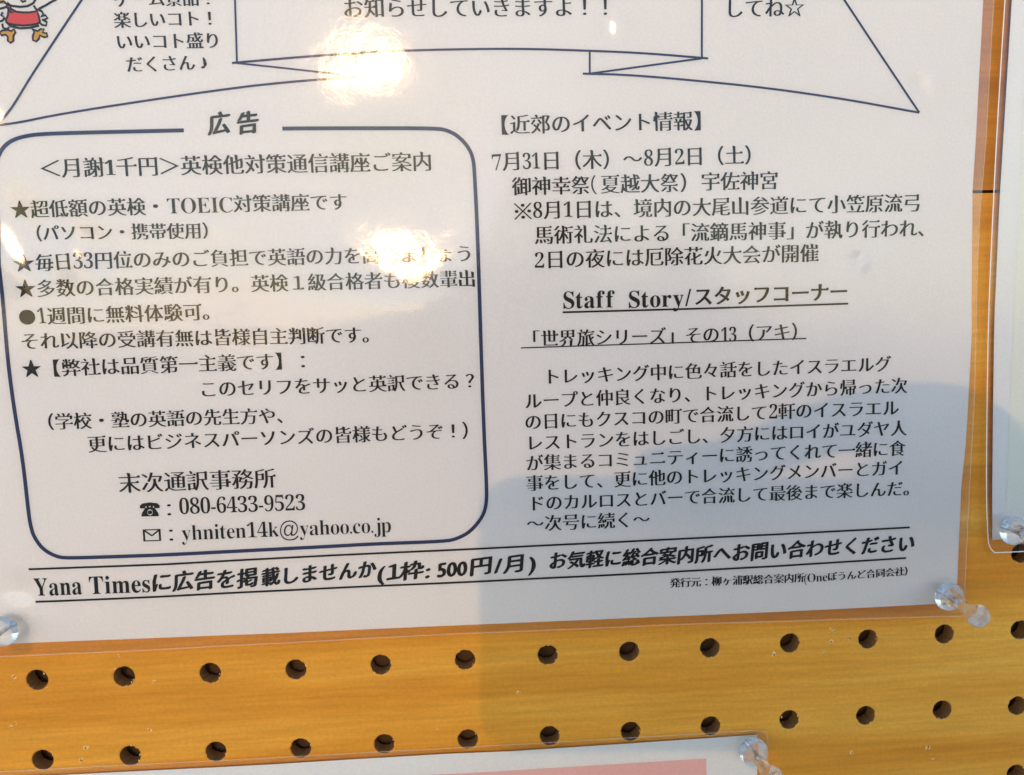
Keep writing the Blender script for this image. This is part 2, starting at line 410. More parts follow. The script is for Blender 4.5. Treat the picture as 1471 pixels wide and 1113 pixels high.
def board_panel(name, z_lo, z_hi, j_lo, j_hi, mat, seed):
    """front sheet with real drilled holes: one cell of board around each hole"""
    V, Fc = [], []
    Vh, Fh = [], []
    Vs, Fs = [], []
    rr = random.Random(seed)
    depth = 5.0
    for j in range(j_lo, j_hi + 1):
        lo = max(z_lo, (j - .5) * PITCH) if j > j_lo else z_lo
        hi = min(z_hi, (j + .5) * PITCH) if j < j_hi else z_hi
        for i in range(I0, I1 + 1):
            xa, xb = (i - .5) * PITCH, (i + .5) * PITCH
            pts, (cx, cz) = rim(i, j, lo, hi)
            n = len(pts)
            # outer ring on the square, matched by angle
            base = len(V)
            outer = []
            for (px, pz) in pts:
                dx, dz = px - cx, pz - cz
                ts = []
                if dx > 1e-9: ts.append((xb - cx) / dx)
                if dx < -1e-9: ts.append((xa - cx) / dx)
                if dz > 1e-9: ts.append((hi - cz) / dz)
                if dz < -1e-9: ts.append((lo - cz) / dz)
                t = min(ts)
                outer.append((cx + dx * t, cz + dz * t))
            corners = {}
            for (qx, qz) in ((xa, lo), (xb, lo), (xb, hi), (xa, hi)):
                best = min(range(n), key=lambda k: (outer[k][0] - qx) ** 2 + (outer[k][1] - qz) ** 2)
                outer[best] = (qx, qz)
            for k in range(n):
                ch = 0.36
                dx, dz = pts[k][0] - cx, pts[k][1] - cz
                V.append((outer[k][0], 0, outer[k][1]))
                V.append((pts[k][0] + dx / HR * ch, 0, pts[k][1] + dz / HR * ch))
                V.append((pts[k][0], .22, pts[k][1]))
            for k in range(n):
                a = base + 3 * k; b = base + 3 * ((k + 1) % n)
                Fc.append((a, a + 1, b + 1, b))
                Fc.append((a + 1, a + 2, b + 2, b + 1))
            hb = len(Vh)
            for k in range(n):
                Vh.append((pts[k][0], .22, pts[k][1]))
                wob = 1 + rr.uniform(-.06, .06)
                Vh.append((cx + (pts[k][0] - cx) * wob, depth * .5, cz + (pts[k][1] - cz) * wob))
                Vh.append((pts[k][0], depth, pts[k][1]))
            for k in range(n):
                a = hb + 3 * k; b = hb + 3 * ((k + 1) % n)
                Fh.append((a, a + 1, b + 1, b)); Fh.append((a + 1, a + 2, b + 2, b + 1))
            # splinters left by the drill
            for _ in range(rr.choice((2, 3, 4, 5))):
                a = rr.gauss(-.7, 1.0)
                r0 = HR + rr.uniform(-.35, .25)
                L_ = rr.uniform(.35, 1.1); w_ = rr.uniform(.08, .22)
                ta = a + math.pi / 2 + rr.uniform(-.7, .7)
                px, pz = cx + r0 * math.cos(a), cz + r0 * math.sin(a)
                ux, uz = math.cos(ta), math.sin(ta)
                s0 = len(Vs)
                Vs += [(px, -.02, pz), (px + ux * L_ * .5 - uz * w_, -.16, pz + uz * L_ * .5 + ux * w_), (px + ux * L_, -.05, pz + uz * L_), (px + ux * L_ * .5 + uz * w_, .05, pz + uz * L_ * .5 - ux * w_)]
                Fs += [(s0, s0 + 1, s0 + 2), (s0, s0 + 2, s0 + 3)]
    # edge faces of the sheet along the seam
    b = len(V)
    V += [(X0, 0, z_lo), (X1, 0, z_lo), (X1, 7, z_lo), (X0, 7, z_lo), (X0, 0, z_hi), (X1, 0, z_hi), (X1, 7, z_hi), (X0, 7, z_hi)]
    Fc += [(b, b + 1, b + 2, b + 3), (b + 4, b + 7, b + 6, b + 5), (b, b + 3, b + 7, b + 4), (b + 1, b + 5, b + 6, b + 2)]
    p = link(name, mesh_of(name, V, Fc), mat, board)
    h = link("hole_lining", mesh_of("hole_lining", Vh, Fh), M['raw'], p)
    sp = link("splinter", mesh_of("splinter", Vs, Fs), M['splinter'], p)
    sp['kind'] = 'stuff'
    return p
GAP = .45
panel_low = board_panel("board_panel", -162.5, SEAM - GAP, -6, 5, M['wood_low'], 3)
panel_up = board_panel("board_panel", SEAM + GAP, 412.5, 6, 16, M['wood_up'], 5)
panel_low['label'] = "lower board panel with paler grain"
panel_up['label'] = "upper board panel with redder grain"
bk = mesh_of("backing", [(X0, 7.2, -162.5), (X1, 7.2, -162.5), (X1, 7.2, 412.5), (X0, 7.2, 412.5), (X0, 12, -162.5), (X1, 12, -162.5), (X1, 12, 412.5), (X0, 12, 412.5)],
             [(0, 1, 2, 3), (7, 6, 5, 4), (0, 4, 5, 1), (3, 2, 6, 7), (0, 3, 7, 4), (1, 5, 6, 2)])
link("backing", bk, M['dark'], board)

# old pin pricks: a raised crater of splintered varnish with a dark pit
def pin_prick(x, z, r, seed):
    rr = random.Random(seed)
    n = 9
    V = [(x, -.10, z)]; Fp = []
    for k in range(n):
        a = 2 * math.pi * k / n
        q = r * .45 * rr.uniform(.7, 1.2)
        V.append((x + q * math.cos(a), -.16, z + q * math.sin(a)))
    Vr, Fr = [], []
    for k in range(n):
        a = 2 * math.pi * k / n
        q1 = r * .42; q2 = r * rr.uniform(.6, 1.5)
        Vr.append((x + q1 * math.cos(a), -.18, z + q1 * math.sin(a)))
        Vr.append((x + q2 * math.cos(a), .0, z + q2 * math.sin(a)))
    for k in range(n):
        Fp.append((0, 1 + k, 1 + (k + 1) % n))
        if rr.random() < .8: Fr.append((2 * k, 2 * k + 1, 2 * ((k + 1) % n) + 1, 2 * ((k + 1) % n)))
    p = link("pin_prick", mesh_of("pin_prick", Vr, Fr), M['splinter'], board)
    link("pit", mesh_of("pit", V, Fp), M['raw'], p)
for k, (x, z) in enumerate(GEO['marks']):
    pin_prick(x, z, random.Random(k).choice((.45, .6, .75)), k)

# ------------------------------------------------------------------ height of the main laminated sheet in front of the board
H0 = 1.4
S_OUT = -SUN[1]; S_X = SUN[0]; S_Z = SUN[2]
DIST = -CAM_LOC[1]
def wanted_slope(x, z):
    v = Vector((CAM_LOC[0] - x, CAM_LOC[2] - z, DIST)).normalized()
    h = (v + Vector((S_X, S_Z, S_OUT)).normalized())
    return -h.x / h.z, -h.y / h.z
# buckles of the film (x, z, spread in mm): each sloped on purpose to mirror the low sun at the camera
BUCKLES = []
def height(x, z):
    h = H0
    h += .35 * noise.noise(Vector((x / 60., z / 60., 3.1))) + .10 * noise.noise(Vector((x / 22., z / 22., 9.))) + .016 * noise.noise(Vector((x / 5.5, z / 3.6, 17.)))
    for bx, bz, sg, gx, gz, kk in BUCKLES:
        dx, dz = x - bx, z - bz
        r2 = (dx * dx + dz * dz) / (2 * sg * sg)
        if r2 < 8:
            e = math.exp(-r2)
            h += (gx * dx + gz * dz + .5 * kk * (dx * dx + dz * dz)) * e
    return max(h, .25)
def slope(x, z):
    d = .05
    return (height(x + d, z) - height(x - d, z)) / (2 * d), (height(x, z + d) - height(x, z - d)) / (2 * d)
SPREAD = (10, 17, 8, 6.0, 4.5, 4.0, 5.0, 2.6, 2.6, 3.0, 2.6, 1.4, 2.2, 3.4, 1.8)
OFF = (0, 0, 0, 0, 0, 0, 0, .03, .02, .0, .03, .03, .04, .03, .03)
for (x, z, _), sg in zip(GEO['spots'], SPREAD):
    BUCKLES.append([x, z, sg, 0.0, 0.0, .0022 if sg in (17, 6.0) else (0.0 if sg == 10 else 0.0)])
for _ in range(6):
    for b, o_ in zip(BUCKLES, OFF):
        w_ = wanted_slope(b[0], b[1]); s_ = slope(b[0], b[1])
        b[3] += .8 * (w_[0] + o_ - s_[0]); b[4] += .8 * (w_[1] + o_ * .6 - s_[1])

TOP = 385.0
def grid(name, x_of, z_of, nx, nz, lift, hf):
    """sheet: x_of(u, z) and z_of(u, v)"""
    V, Fc = [], []
    for a in range(nz + 1):
        for b in range(nx + 1):
            u, v = b / nx, a / nz
            x, z = x_of(u, v), z_of(u, v)
            V.append((x, -(hf(x, z) + lift), z))
    for a in range(nz):
        for b in range(nx):
            i = a * (nx + 1) + b
            Fc.append((i, i + 1, i + nx + 2, i + nx + 1))
    return mesh_of(name, V, Fc)

def sheet_between(name, right, bottom, x_left, z_top, nx, nz, lift, hf):
    # right edge polyline, bottom edge polyline; corner is shared
    def zb(x): return interp(bottom, x, 0)
    def xr(z): return interp(right, z, 1)
    def z_of(u, v):
        x = x_left + (right[-1][0] - x_left) * u
        b = zb(x)
        return b + (z_top - b) * v
    def x_of(u, v):
        z = z_of(u, v)
        return x_left + (xr(z) - x_left) * u
    return grid(name, x_of, z_of, nx, nz, lift, hf)

def ribbon(pts, w, lift, hf, closed=False, step=3.0):
    """thin printed line following a path"""
    P = []
    for k in range(len(pts) - 1 + (1 if closed else 0)):
        a, b = pts[k], pts[(k + 1) % len(pts)]
        d = math.hypot(b[0] - a[0], b[1] - a[1]); n = max(1, int(d / step))
        for q in range(n): P.append((a[0] + (b[0] - a[0]) * q / n, a[1] + (b[1] - a[1]) * q / n))
    if not closed: P.append(tuple(pts[-1]))
    # soften corners of long curves slightly
    V, Fc = [], []
    n = len(P)
    for k in range(n):
        a = P[(k - 1) % n] if (closed or k > 0) else P[k]
        b = P[(k + 1) % n] if (closed or k < n - 1) else P[k]
        dx, dz = b[0] - a[0], b[1] - a[1]; L_ = math.hypot(dx, dz) or 1
        nx_, nz_ = -dz / L_ * w / 2, dx / L_ * w / 2
        for s_ in (1, -1):
            x, z = P[k][0] + s_ * nx_, P[k][1] + s_ * nz_
            V.append((x, -(hf(x, z) + lift), z))
    for k in range(n if closed else n - 1):
        a = 2 * k; b = 2 * ((k + 1) % n)
        Fc.append((a, a + 1, b + 1, b))
    return V, Fc

def smooth_path(pts, it=2):
    for _ in range(it):
        q = [pts[0]]
        for a, b in zip(pts, pts[1:]):
            q.append([.75 * a[0] + .25 * b[0], .75 * a[1] + .25 * b[1]]); q.append([.25 * a[0] + .75 * b[0], .25 * a[1] + .75 * b[1]])
        q.append(pts[-1]); pts = q
    return pts

INK_LIFT = .06
FILM_LIFT = .28
poster = empty("newsletter_poster", "large laminated newsletter sheet in Japanese with a navy rounded advert box", "poster")
XL = -16.0
paper = link("paper", sheet_between("paper", GEO['paper_r'], GEO['paper_b'], XL, TOP, 300, 400, 0, height), M['paper'], poster, True)
film = link("laminate_film", sheet_between("laminate_film", GEO['film_r'], GEO['film_b'], XL - 7, TOP + 6, 330, 430, FILM_LIFT, height), M['film'], poster, True)
# darker doubled film where the pouch has no paper in it
def margin_strip(inner, outer, lift, hf):
    V, Fc = [], []
    n = 90
    def at(pl, t):
        ds = [0]
        for a, b in zip(pl, pl[1:]): ds.append(ds[-1] + math.hypot(b[0] - a[0], b[1] - a[1]))
        t *= ds[-1]
        for k in range(len(pl) - 1):
            if t <= ds[k + 1] or k == len(pl) - 2:
                f = (t - ds[k]) / (ds[k + 1] - ds[k]); return (pl[k][0] + (pl[k + 1][0] - pl[k][0]) * f, pl[k][1] + (pl[k + 1][1] - pl[k][1]) * f)
    for k in range(n + 1):
        for q in (at(inner, k / n), at(outer, k / n)):
            V.append((q[0], -(hf(*q) + lift), q[1]))
    for k in range(n): Fc.append((2 * k, 2 * k + 1, 2 * k + 3, 2 * k + 2))
    return V, Fc
for a, b in ((GEO['paper_r'], GEO['film_r']), (GEO['paper_b'], GEO['film_b'])):
    V, Fc = margin_strip(a, b, .02, height)
    link("film_margin", mesh_of("film_margin", V, Fc), M['margin'], poster, True)
for pl in (GEO['film_r'], GEO['film_b']):
    V, Fc = ribbon(pl, .30, FILM_LIFT + .04, height)
    link("film_edge", mesh_of("film_edge", V, Fc), M['edge'], poster)

# ------------------------------------------------------------------ lettering: outlines of the built-in type, re-cut with thick stems and thin bars
def serif_char(c):
    o = ord(c)
    if 65 <= o <= 90: return chr(0x1D400 + o - 65)
    if 97 <= o <= 122: return chr(0x1D41A + o - 97)
    if 48 <= o <= 57: return chr(0x1D7CE + o - 48)
    return c

_src = {}
def request(ch):
    if ch in _src: return
    c = bpy.data.curves.new("glyph", "FONT"); c.body = ch; c.size = 1.0
    o = bpy.data.objects.new("glyph", c); COL.objects.link(o)
    _src[ch] = o

def bez(p0, p1, p2, p3, n):
    out = []
    for k in range(n):
        t = k / n; s_ = 1 - t
        out.append((s_ ** 3 * p0[0] + 3 * s_ * s_ * t * p1[0] + 3 * s_ * t * t * p2[0] + t ** 3 * p3[0],
                    s_ ** 3 * p0[1] + 3 * s_ * s_ * t * p1[1] + 3 * s_ * t * t * p2[1] + t ** 3 * p3[1]))
    return out

def outlines(o, dg):
    cu = o.evaluated_get(dg).to_curve(dg)
    res = []
    for sp in cu.splines:
        bp_ = sp.bezier_points
        n = len(bp_)
        if n < 2: continue
        pts = []
        for k in range(n):
            a, b = bp_[k], bp_[(k + 1) % n]
            p0, p1, p2, p3 = a.co, a.handle_right, b.handle_left, b.co
            ch = (p3 - p0)
            L_ = ch.length
            if L_ < 1e-5: continue
            dev = max(abs((p1 - p0).cross(ch).z), abs((p2 - p0).cross(ch).z)) / L_
            pts += bez(p0, p1, p2, p3, 1 if dev < .002 else (3 if L_ < .12 else 5))
        cl = []
        for q in pts:
            if not cl or math.hypot(q[0] - cl[-1][0], q[1] - cl[-1][1]) > .0015: cl.append(q)
        if len(cl) > 2 and math.hypot(cl[0][0] - cl[-1][0], cl[0][1] - cl[-1][1]) < .0015: cl.pop()
        if len(cl) >= 3: res.append(cl)
    o.evaluated_get(dg).to_curve_clear()
    return res

def area(c): return sum(c[k - 1][0] * c[k][1] - c[k][0] * c[k - 1][1] for k in range(len(c))) / 2

def offset(c, fx, fy, jit=0, rr=None):
    """move each edge outward by fx where it stands upright and by fy where it lies flat"""
    n = len(c); out = []
    def en(a, b):
        dx, dy = b[0] - a[0], b[1] - a[1]; L_ = math.hypot(dx, dy) or 1
        return dy / L_, -dx / L_
    for k in range(n):
        n1 = en(c[k - 1], c[k]); n2 = en(c[k], c[(k + 1) % n])
        a1 = fx * n1[0] ** 2 + fy * n1[1] ** 2; a2 = fx * n2[0] ** 2 + fy * n2[1] ** 2
        det = n1[0] * n2[1] - n1[1] * n2[0]
        if abs(det) > .25:
            dx = (a1 * n2[1] - a2 * n1[1]) / det; dy = (n1[0] * a2 - n2[0] * a1) / det
            L_ = math.hypot(dx, dy); lim = 2.2 * max(abs(fx), abs(fy))
            if L_ > lim: dx *= lim / L_; dy *= lim / L_
        else:
            mx_, my_ = n1[0] + n2[0], n1[1] + n2[1]; L_ = math.hypot(mx_, my_) or 1
            a = (a1 + a2) / 2; dx, dy = mx_ / L_ * a, my_ / L_ * a
        out.append((c[k][0] + dx, c[k][1] + dy))
    return out

def wedges(c, th):
    """triangular ends on bars and slanted tops on stems"""
    n = len(c)
    def d(k): a, b = c[k % n], c[(k + 1) % n]; return b[0] - a[0], b[1] - a[1]
    rep = {}
    for k in range(n):
        dx, dy = d(k); L_ = math.hypot(dx, dy)
        px, py = d(k - 1); qx, qy = d(k + 1)
        if dy > 0 and abs(dx) < .2 * L_ and L_ < .10 and px > .09 and abs(py) < .12 * px and qx < -.09 and abs(qy) < .12 * -qx:
            x, y = c[(k + 1) % n]
            rep[(k + 1) % n] = [(x + .012, y - .006), (x - .022, y + th), (x - .105, y)]
        elif dy > .12 and abs(dx) < .1 * L_ and qx < -.12 and abs(qy) < .1 * -qx:
            x, y = c[(k + 1) % n]
            rep[(k + 1) % n] = [(x, y - .05), (x + .016, y - .012), (x - .02, y + th * .75), (x - .10, y)]
        elif dx < 0 and abs(dy) < .25 * L_ and L_ < .10 and py > .12 and abs(px) < .15 * py and qy < -.12 and abs(qx) < .15 * -qy:
            x, y = c[(k + 1) % n]
            if (k + 1) % n not in rep: rep[(k + 1) % n] = [(x - .028, y + .020)]
            x, y = c[k]
            if k not in rep: rep[k] = [(x, y - .02)]
    out = []
    for k in range(n): out += rep.get(k, [c[k]])
    return out

STYLE = {  # upright, flat offsets, wedge height
    'm': (.0, -.012, .058), 'mb': (.030, .006, .05), 'br': (.0, .0, .0), 's': (-.016, -.008, 0), 'sb': (.004, .001, 0), 'hp': (.004, -.01, 0)}
FLAT = "一ー～（）：、。・「」【】！？＜＞"

def star_pts(n, r1, r2, cx, cy):
    return [(cx + (r1 if k % 2 == 0 else r2) * math.sin(math.pi * k / n), cy + (r1 if k % 2 == 0 else r2) * math.cos(math.pi * k / n)) for k in range(2 * n)][::-1]
def disc(cx, cy, r, n=20): return [(cx + r * math.cos(2 * math.pi * k / n), cy + r * math.sin(2 * math.pi * k / n)) for k in range(n)]
def bar(x0, y0, x1, y1, w):
    dx, dy = x1 - x0, y1 - y0; L_ = math.hypot(dx, dy); nx_, ny_ = -dy / L_ * w / 2, dx / L_ * w / 2
    return [(x0 - nx_, y0 - ny_), (x1 - nx_, y1 - ny_), (x1 + nx_, y1 + ny_), (x0 + nx_, y0 + ny_)]
def own_shape(ch):
    """groups of contours; each group is filled by itself"""
    if ch == "★": return [[star_pts(5, .50, .19, .5, .36)]]
    if ch == "☆": return [[star_pts(5, .50, .19, .5, .36), star_pts(5, .40, .15, .5, .36)[::-1]]]
    if ch == "●": return [[disc(.5, .38, .42, 28)]]
    if ch == "※":
        return [[bar(.08, .78, .92, -.02, .035)], [bar(.08, -.02, .92, .78, .035)]] + [[disc(.5 + a, .38 + b, .075, 12)] for a, b in ((0, .30), (0, -.30), (.32, 0), (-.32, 0))]
    if ch == "☎":
        base = [(.06, -.02), (.94, -.02), (.90, .16), (.74, .42), (.64, .47), (.64, .56), (.57, .56), (.57, .48), (.43, .48), (.43, .56), (.36, .56), (.36, .47), (.26, .42), (.10, .16)]
        hand = [(.02, .42), (.24, .42), (.26, .54), (.74, .54), (.76, .42), (.98, .42), (1.0, .56), (.86, .69), (.5, .74), (.14, .69), (.0, .56)]
        return [[base, disc(.5, .2, .17, 18)[::-1]], [disc(.5, .2, .10, 14)], [hand]]
    if ch == "✉":
        o_ = [(.06, .02), (.94, .02), (.94, .68), (.06, .68)]; i_ = [(.12, .08), (.12, .62), (.88, .62), (.88, .08)]
        return [[o_, i_]] + [[bar(.09, .64, .5, .32, .055)], [bar(.5, .32, .91, .64, .055)]]
    return None

def fill(groups):
    V, Fc = [], []
    for g in groups:
        cu = bpy.data.curves.new("cut", "CURVE"); cu.dimensions = '2D'; cu.fill_mode = 'BOTH'
        for c in g:
            sp = cu.splines.new('POLY'); sp.points.add(len(c) - 1)
            for k, q in enumerate(c): sp.points[k].co = (q[0], q[1], 0, 1)
            sp.use_cyclic_u = True
        o = bpy.data.objects.new("cut", cu)
        me = o.to_mesh()
        b = len(V)
        V += [(v.co.x, v.co.y) for v in me.vertices]
        Fc += [tuple(b + i for i in p.vertices) for p in me.polygons]
        o.to_mesh_clear()
        bpy.data.objects.remove(o); bpy.data.curves.remove(cu)
    return V, Fc

def src_char(ch, st):
    if st in ('s', 'sb'): return serif_char(ch)
    if st == 'br' and ch == '1': return '１'
    return ch

for t in LINES:
    for ch in t[0]:
        if ch != " " and own_shape(ch) is None: request(src_char(ch, t[1]))
bpy.context.view_layer.update()
DG = bpy.context.evaluated_depsgraph_get()
RAW = {k: outlines(o, DG) for k, o in _src.items()}
for o in _src.values():
    d_ = o.data
    bpy.data.objects.remove(o); bpy.data.curves.remove(d_)

_glyph = {}
def glyph(ch, st):
    key = (ch, st)
    if key in _glyph: return _glyph[key]
    own = own_shape(ch)
    if own is not None:
        V, Fc = fill(own); _glyph[key] = (V, Fc, 1.0); return _glyph[key]
    cs = RAW[src_char(ch, st)]
    big = max(cs, key=lambda c: abs(area(c)))
    if area(big) < 0: cs = [c[::-1] for c in cs]
    fx, fy, th = STYLE[st]
    if ch in "ー一" and st == 'm': fy = -.006
    res = []
    npt = sum(len(c) for c in cs); dense = npt > 110
    k_ = 1 if st != 'm' else (.35 if npt > 240 else .8 if dense else 1)
    for c in cs:
        c2 = offset(c, fx * k_, fy * k_)
        if ch == '鏑': c2 = c
        elif th and ch not in FLAT: c2 = wedges(c2, th * (.8 if dense else 1))
        elif ch in "ー一" and th: c2 = wedges(c2, th * .8)
        res.append(c2)
    if st == 'br':
        def w(q):
            x, y = q
            n_ = noise.noise(Vector((x * 5, y * 5, ord(ch) * .37)))
            return (x + .10 * (y - .38) + .02 * n_, y + .09 * (x - .5) + .018 * noise.noise(Vector((x * 6, y * 6, ord(ch) * .11 + 5))))
        res = [[w(q) for q in c] for c in res]
    xs = [q[0] for c in res for q in c]
    V, Fc = fill([res])
    half = (st in ('s', 'sb', 'hp')) or ch.isascii()
    if half:
        x0, x1 = min(xs), max(xs)
        if ch in "0123456789":
            adv = .52; off = adv / 2 - (x0 + x1) / 2
        else:
            sb_ = .03 if st != 'br' else .05
            adv = x1 - x0 + 2 * sb_; off = sb_ - x0
        V = [(x + off, y) for x, y in V]
    else:
        adv = 1.0
        x0, x1 = min(xs), max(xs)
        if ch in "（「【": V = [(x + (.94 - x1), y) for x, y in V]
        elif ch in "）」】": V = [(x + (.06 - x0), y) for x, y in V]
        elif ch in "♪！？：・": V = [(x + .5 - (x0 + x1) / 2, y) for x, y in V]
        elif ch in "＜＞": V = [((x - (x0 + x1) / 2) * 1.1 + .5, y) for x, y in V]
        elif ch in "1":
            pass
    _glyph[key] = (V, Fc, adv)
    return _glyph[key]

LIFT = height
FATTEN = {'br': ((.28, .05), (-.26, -.06), (.10, .14), (-.08, -.12)), 'mb': ((.10, .03),), 'm': ((.135, 0), (-.125, 0)), 's': ((.09, 0),)}
def text_line(t):
    text, st, x0, z0, x1, z1, _ = t
    items = []; total = 0
    for ch in text:
        if ch == " ": items.append(None); total += .3; continue
        s_ = st
        if ch.isascii() and ch.isdigit() and st == 'm': s_ = 's'
        g = glyph(ch, s_) if not (s_ == 's' and st == 'm') else sglyph(ch)
        items.append(g); total += g[2]
    L_ = math.hypot(x1 - x0, z1 - z0)
    if st in ('s', 'sb'):
        em = EM_LATIN.get(text, 6.2); sx = L_ / total
    elif st == 'br' and any(c.isascii() for c in text):
        em = 6.0; sx = L_ / total
    elif st == 'hp':
        em = 5.8; sx = 5.8
    else:
        sx = L_ / total; em = sx
        if st == 'br': em = min(sx * 1.03, 6.7)
    ux, uz = (x1 - x0) / L_, (z1 - z0) / L_
    V, Fc = [], []
    pen = 0
    for g in items:
        if g is None: pen += .3 * sx; continue
        gv, gf, adv = g
        b = len(V)
        gs = min(em, sx) if st not in ('s', 'sb', 'br') else sx
        for (x, y) in gv:
            a = pen + x * gs; c = (y - MID.get(st, .38)) * em
            px, pz = x0 + ux * a - uz * c, z0 + uz * a + ux * c
            V.append((px, -(LIFT(px, pz) + INK_LIFT), pz))
        Fc += [tuple(b + i for i in f) for f in gf]
        for q_, (sx_, sz_) in enumerate(FATTEN.get(st, ()) if len(gv) < 320 or st == 'br' else ()):      # heavier weight: the same shape laid again a hair to the side
            b2 = len(V)
            V += [(x + sx_, y - .003 * (q_ + 1), z + sz_) for x, y, z in V[b:b + len(gv)]]
            Fc += [tuple(b2 + i for i in f) for f in gf]
        pen += adv * sx
    return V, Fc
def sglyph(ch):
    request_key = (ch, 's')
    return glyph(ch, 's')
MID = {'s': .345, 'sb': .345, 'br': .38}
EM_LATIN = {"TOEIC": 6.1, "080-6433-9523": 6.7, "yhniten14k@yahoo.co.jp": 6.5, "Staff": 7.1, "Story/": 7.1, "Yana": 7.6, "Times": 7.6, "(One": 3.9, "1": 6.1, "33": 6.2, "7": 6.3, "31": 6.3, "8": 6.3, "2": 6.2, "13": 6.1}
MID['yh'] = .25

# group the runs of one printed row into one part
rows = []
for t in LINES:
    if rows and t[1] != 'x' and rows[-1][-1][4] <= t[2] + 4 and abs(rows[-1][-1][5] - t[3]) < 2.2 and t[2] - rows[-1][-1][4] < 6 and not (rows[-1][-1][0] in ("広",) ):
        rows[-1].append(t)
    else: rows.append([t])
for row in rows:
    V, Fc = [], []
    for t in row:
        v, f = text_line(t); b = len(V); V += v; Fc += [tuple(b + i for i in q) for q in f]
    link("text_line", mesh_of("text_line", V, Fc), M['ink'], poster)

for name, pts, w_, colr in STROKES:
    if name in ("box_outline", "ribbon_outline") and len(pts) > 3: pts = smooth_path(pts, 2)
    V, Fc = ribbon(pts, w_, INK_LIFT + .012, height)
    link(name, mesh_of(name, V, Fc), M[colr], poster)

# small printed drawing at the top left: plain generic bird legs under a red apron
def flat_poly(name, pts, lift, mat, parent):
    cx = sum(p[0] for p in pts) / len(pts); cz = sum(p[1] for p in pts) / len(pts)
    V = [(cx, -(height(cx, cz) + lift), cz)] + [(x, -(height(x, z) + lift), z) for x, z in pts]
    return link(name, mesh_of(name, V, [(0, 1 + k, 1 + (k + 1) % len(pts)) for k in range(len(pts))]), mat, parent)
def oval(cx, cz, a, b, rot=0, n=20):
    return [(cx + a * math.cos(t) * math.cos(rot) - b * math.sin(t) * math.sin(rot), cz + a * math.cos(t) * math.sin(rot) + b * math.sin(t) * math.cos(rot)) for t in [2 * math.pi * k / n for k in range(n)]]
def px(x, y):  # drawing grid (right, down) laid out on the paper in millimetres
    return (CH0[0] + (x * CHX[0] + y * CHY[0]), CH0[1] + (x * CHX[1] + y * CHY[1]))
def drawn(pts): return [px(x, y) for x, y in pts]
def doodle(name, pts, mat, closed=True):
    q = drawn(pts)
    if mat is not None: flat_poly(name, q, INK_LIFT, M[mat], poster)
    V, Fc = ribbon(q, .55, INK_LIFT + .02, height, closed=closed, step=1.0)
    link("doodle_line", mesh_of("doodle_line", V, Fc), M['ink'], poster)
doodle("apron", [(13, 11), (12, 22), (9, 30), (13, 34), (22, 36), (33, 37), (45, 36), (55, 34), (58, 31), (56, 22), (54, 16), (44, 18), (34, 18), (24, 17)], 'red')
doodle("apron", [(10, 10), (12, 4), (16, 8), (16, 14), (24, 17), (16, 18)], 'red')
doodle("bird_foot", [(12, 43), (4, 44), (0, 47), (3, 51), (9, 50), (12, 53), (12, 59), (16, 62), (20, 59), (20, 52), (23, 47), (21, 42), (17, 45)], 'yellow')
doodle("bird_foot", [(46, 42), (50, 46), (48, 52), (48, 58), (53, 60), (57, 56), (58, 51), (64, 54), (69, 53), (68, 48), (62, 47), (64, 42), (59, 42), (55, 45)], 'yellow')
for q in ([(-8, 6), (6, 2), (11, 7), (20, 9), (30, 10), (40, 9), (48, 5), (53, -3)], [(56, 13), (66, 8), (74, 3), (82, -1)], [(9, 31), (16, 38), (30, 41), (44, 40), (57, 37)],
          [(49, 8), (52, 13), (60, 16), (63, 20), (59, 24), (66, 22), (69, 26), (64, 29), (61, 28), (68, 32), (67, 37), (61, 36), (57, 32)], [(5, 18), (2, 22), (6, 24)], [(4, 34), (5, 40), (11, 42), (14, 39)],
          [(-6, 14), (4, 12), (10, 10)], [(-5, 32), (4, 30), (8, 25)], [(29, -2), (33, 3), (38, 1)]):
    V, Fc = ribbon(drawn(q), .6, INK_LIFT + .02, height, step=1.0)
    link("doodle_line", mesh_of("doodle_line", V, Fc), M['ink'], poster)
flat_poly("bird_beak", drawn([(-8, -6), (-2, -4), (6, 2), (9, 6), (4, 6), (-6, 3)]), INK_LIFT, M['yellow'], poster)


# ------------------------------------------------------------------ the poster at the right edge
def flat_h(base):
    return lambda x, z: base + .25 * noise.noise(Vector((x / 50., z / 50., base * 7)))
h2 = flat_h(1.4)
right_poster = empty("laminated_poster", "laminated white sheet cut off by the right edge of the photo", "poster")
def left_sheet(name, left, z_bot, x_right, z_top, nx, nz, lift, hf):
    def z_of(u, v): return z_bot + (z_top - z_bot) * v
    def x_of(u, v):
        xl = interp(left, z_of(u, v), 1); return xl + (x_right - xl) * u
    return grid(name, x_of, z_of, nx, nz, lift, hf)
PB = GEO['p2_paper_l'][-1][1]
link("paper", left_sheet("paper", GEO['p2_paper_l'], PB, 425, TOP, 20, 60, 0, h2), M['paper_cool'], right_poster, True)
GX = GEO['p2_green'][0]
link("printed_panel", left_sheet("printed_panel", [(GX, -100), (GX + 2, 500)], PB + 9, 419, TOP - 8, 10, 50, .05, h2), M['green'], right_poster, True)['label'] = "pale green printed panel"
FB = GEO['p2_film_l'][-1][1]
fl = GEO['p2_film_l']
link("laminate_film", left_sheet("laminate_film", fl[:-1] + [[fl[-1][0] , FB]], FB, 431, TOP + 5, 30, 60, .25, h2), M['film'], right_poster, True)
V, Fc = margin_strip(GEO['p2_paper_l'], fl[:len(GEO['p2_paper_l']) + 1], .02, h2)
link("film_margin", mesh_of("film_margin", V, Fc), M['margin'], right_poster, True)
V, Fc = ribbon(smooth_path(fl, 2) + [[431, FB]], .30, .29, h2)
link("film_edge", mesh_of("film_edge", V, Fc), M['edge_sunlit'], right_poster)

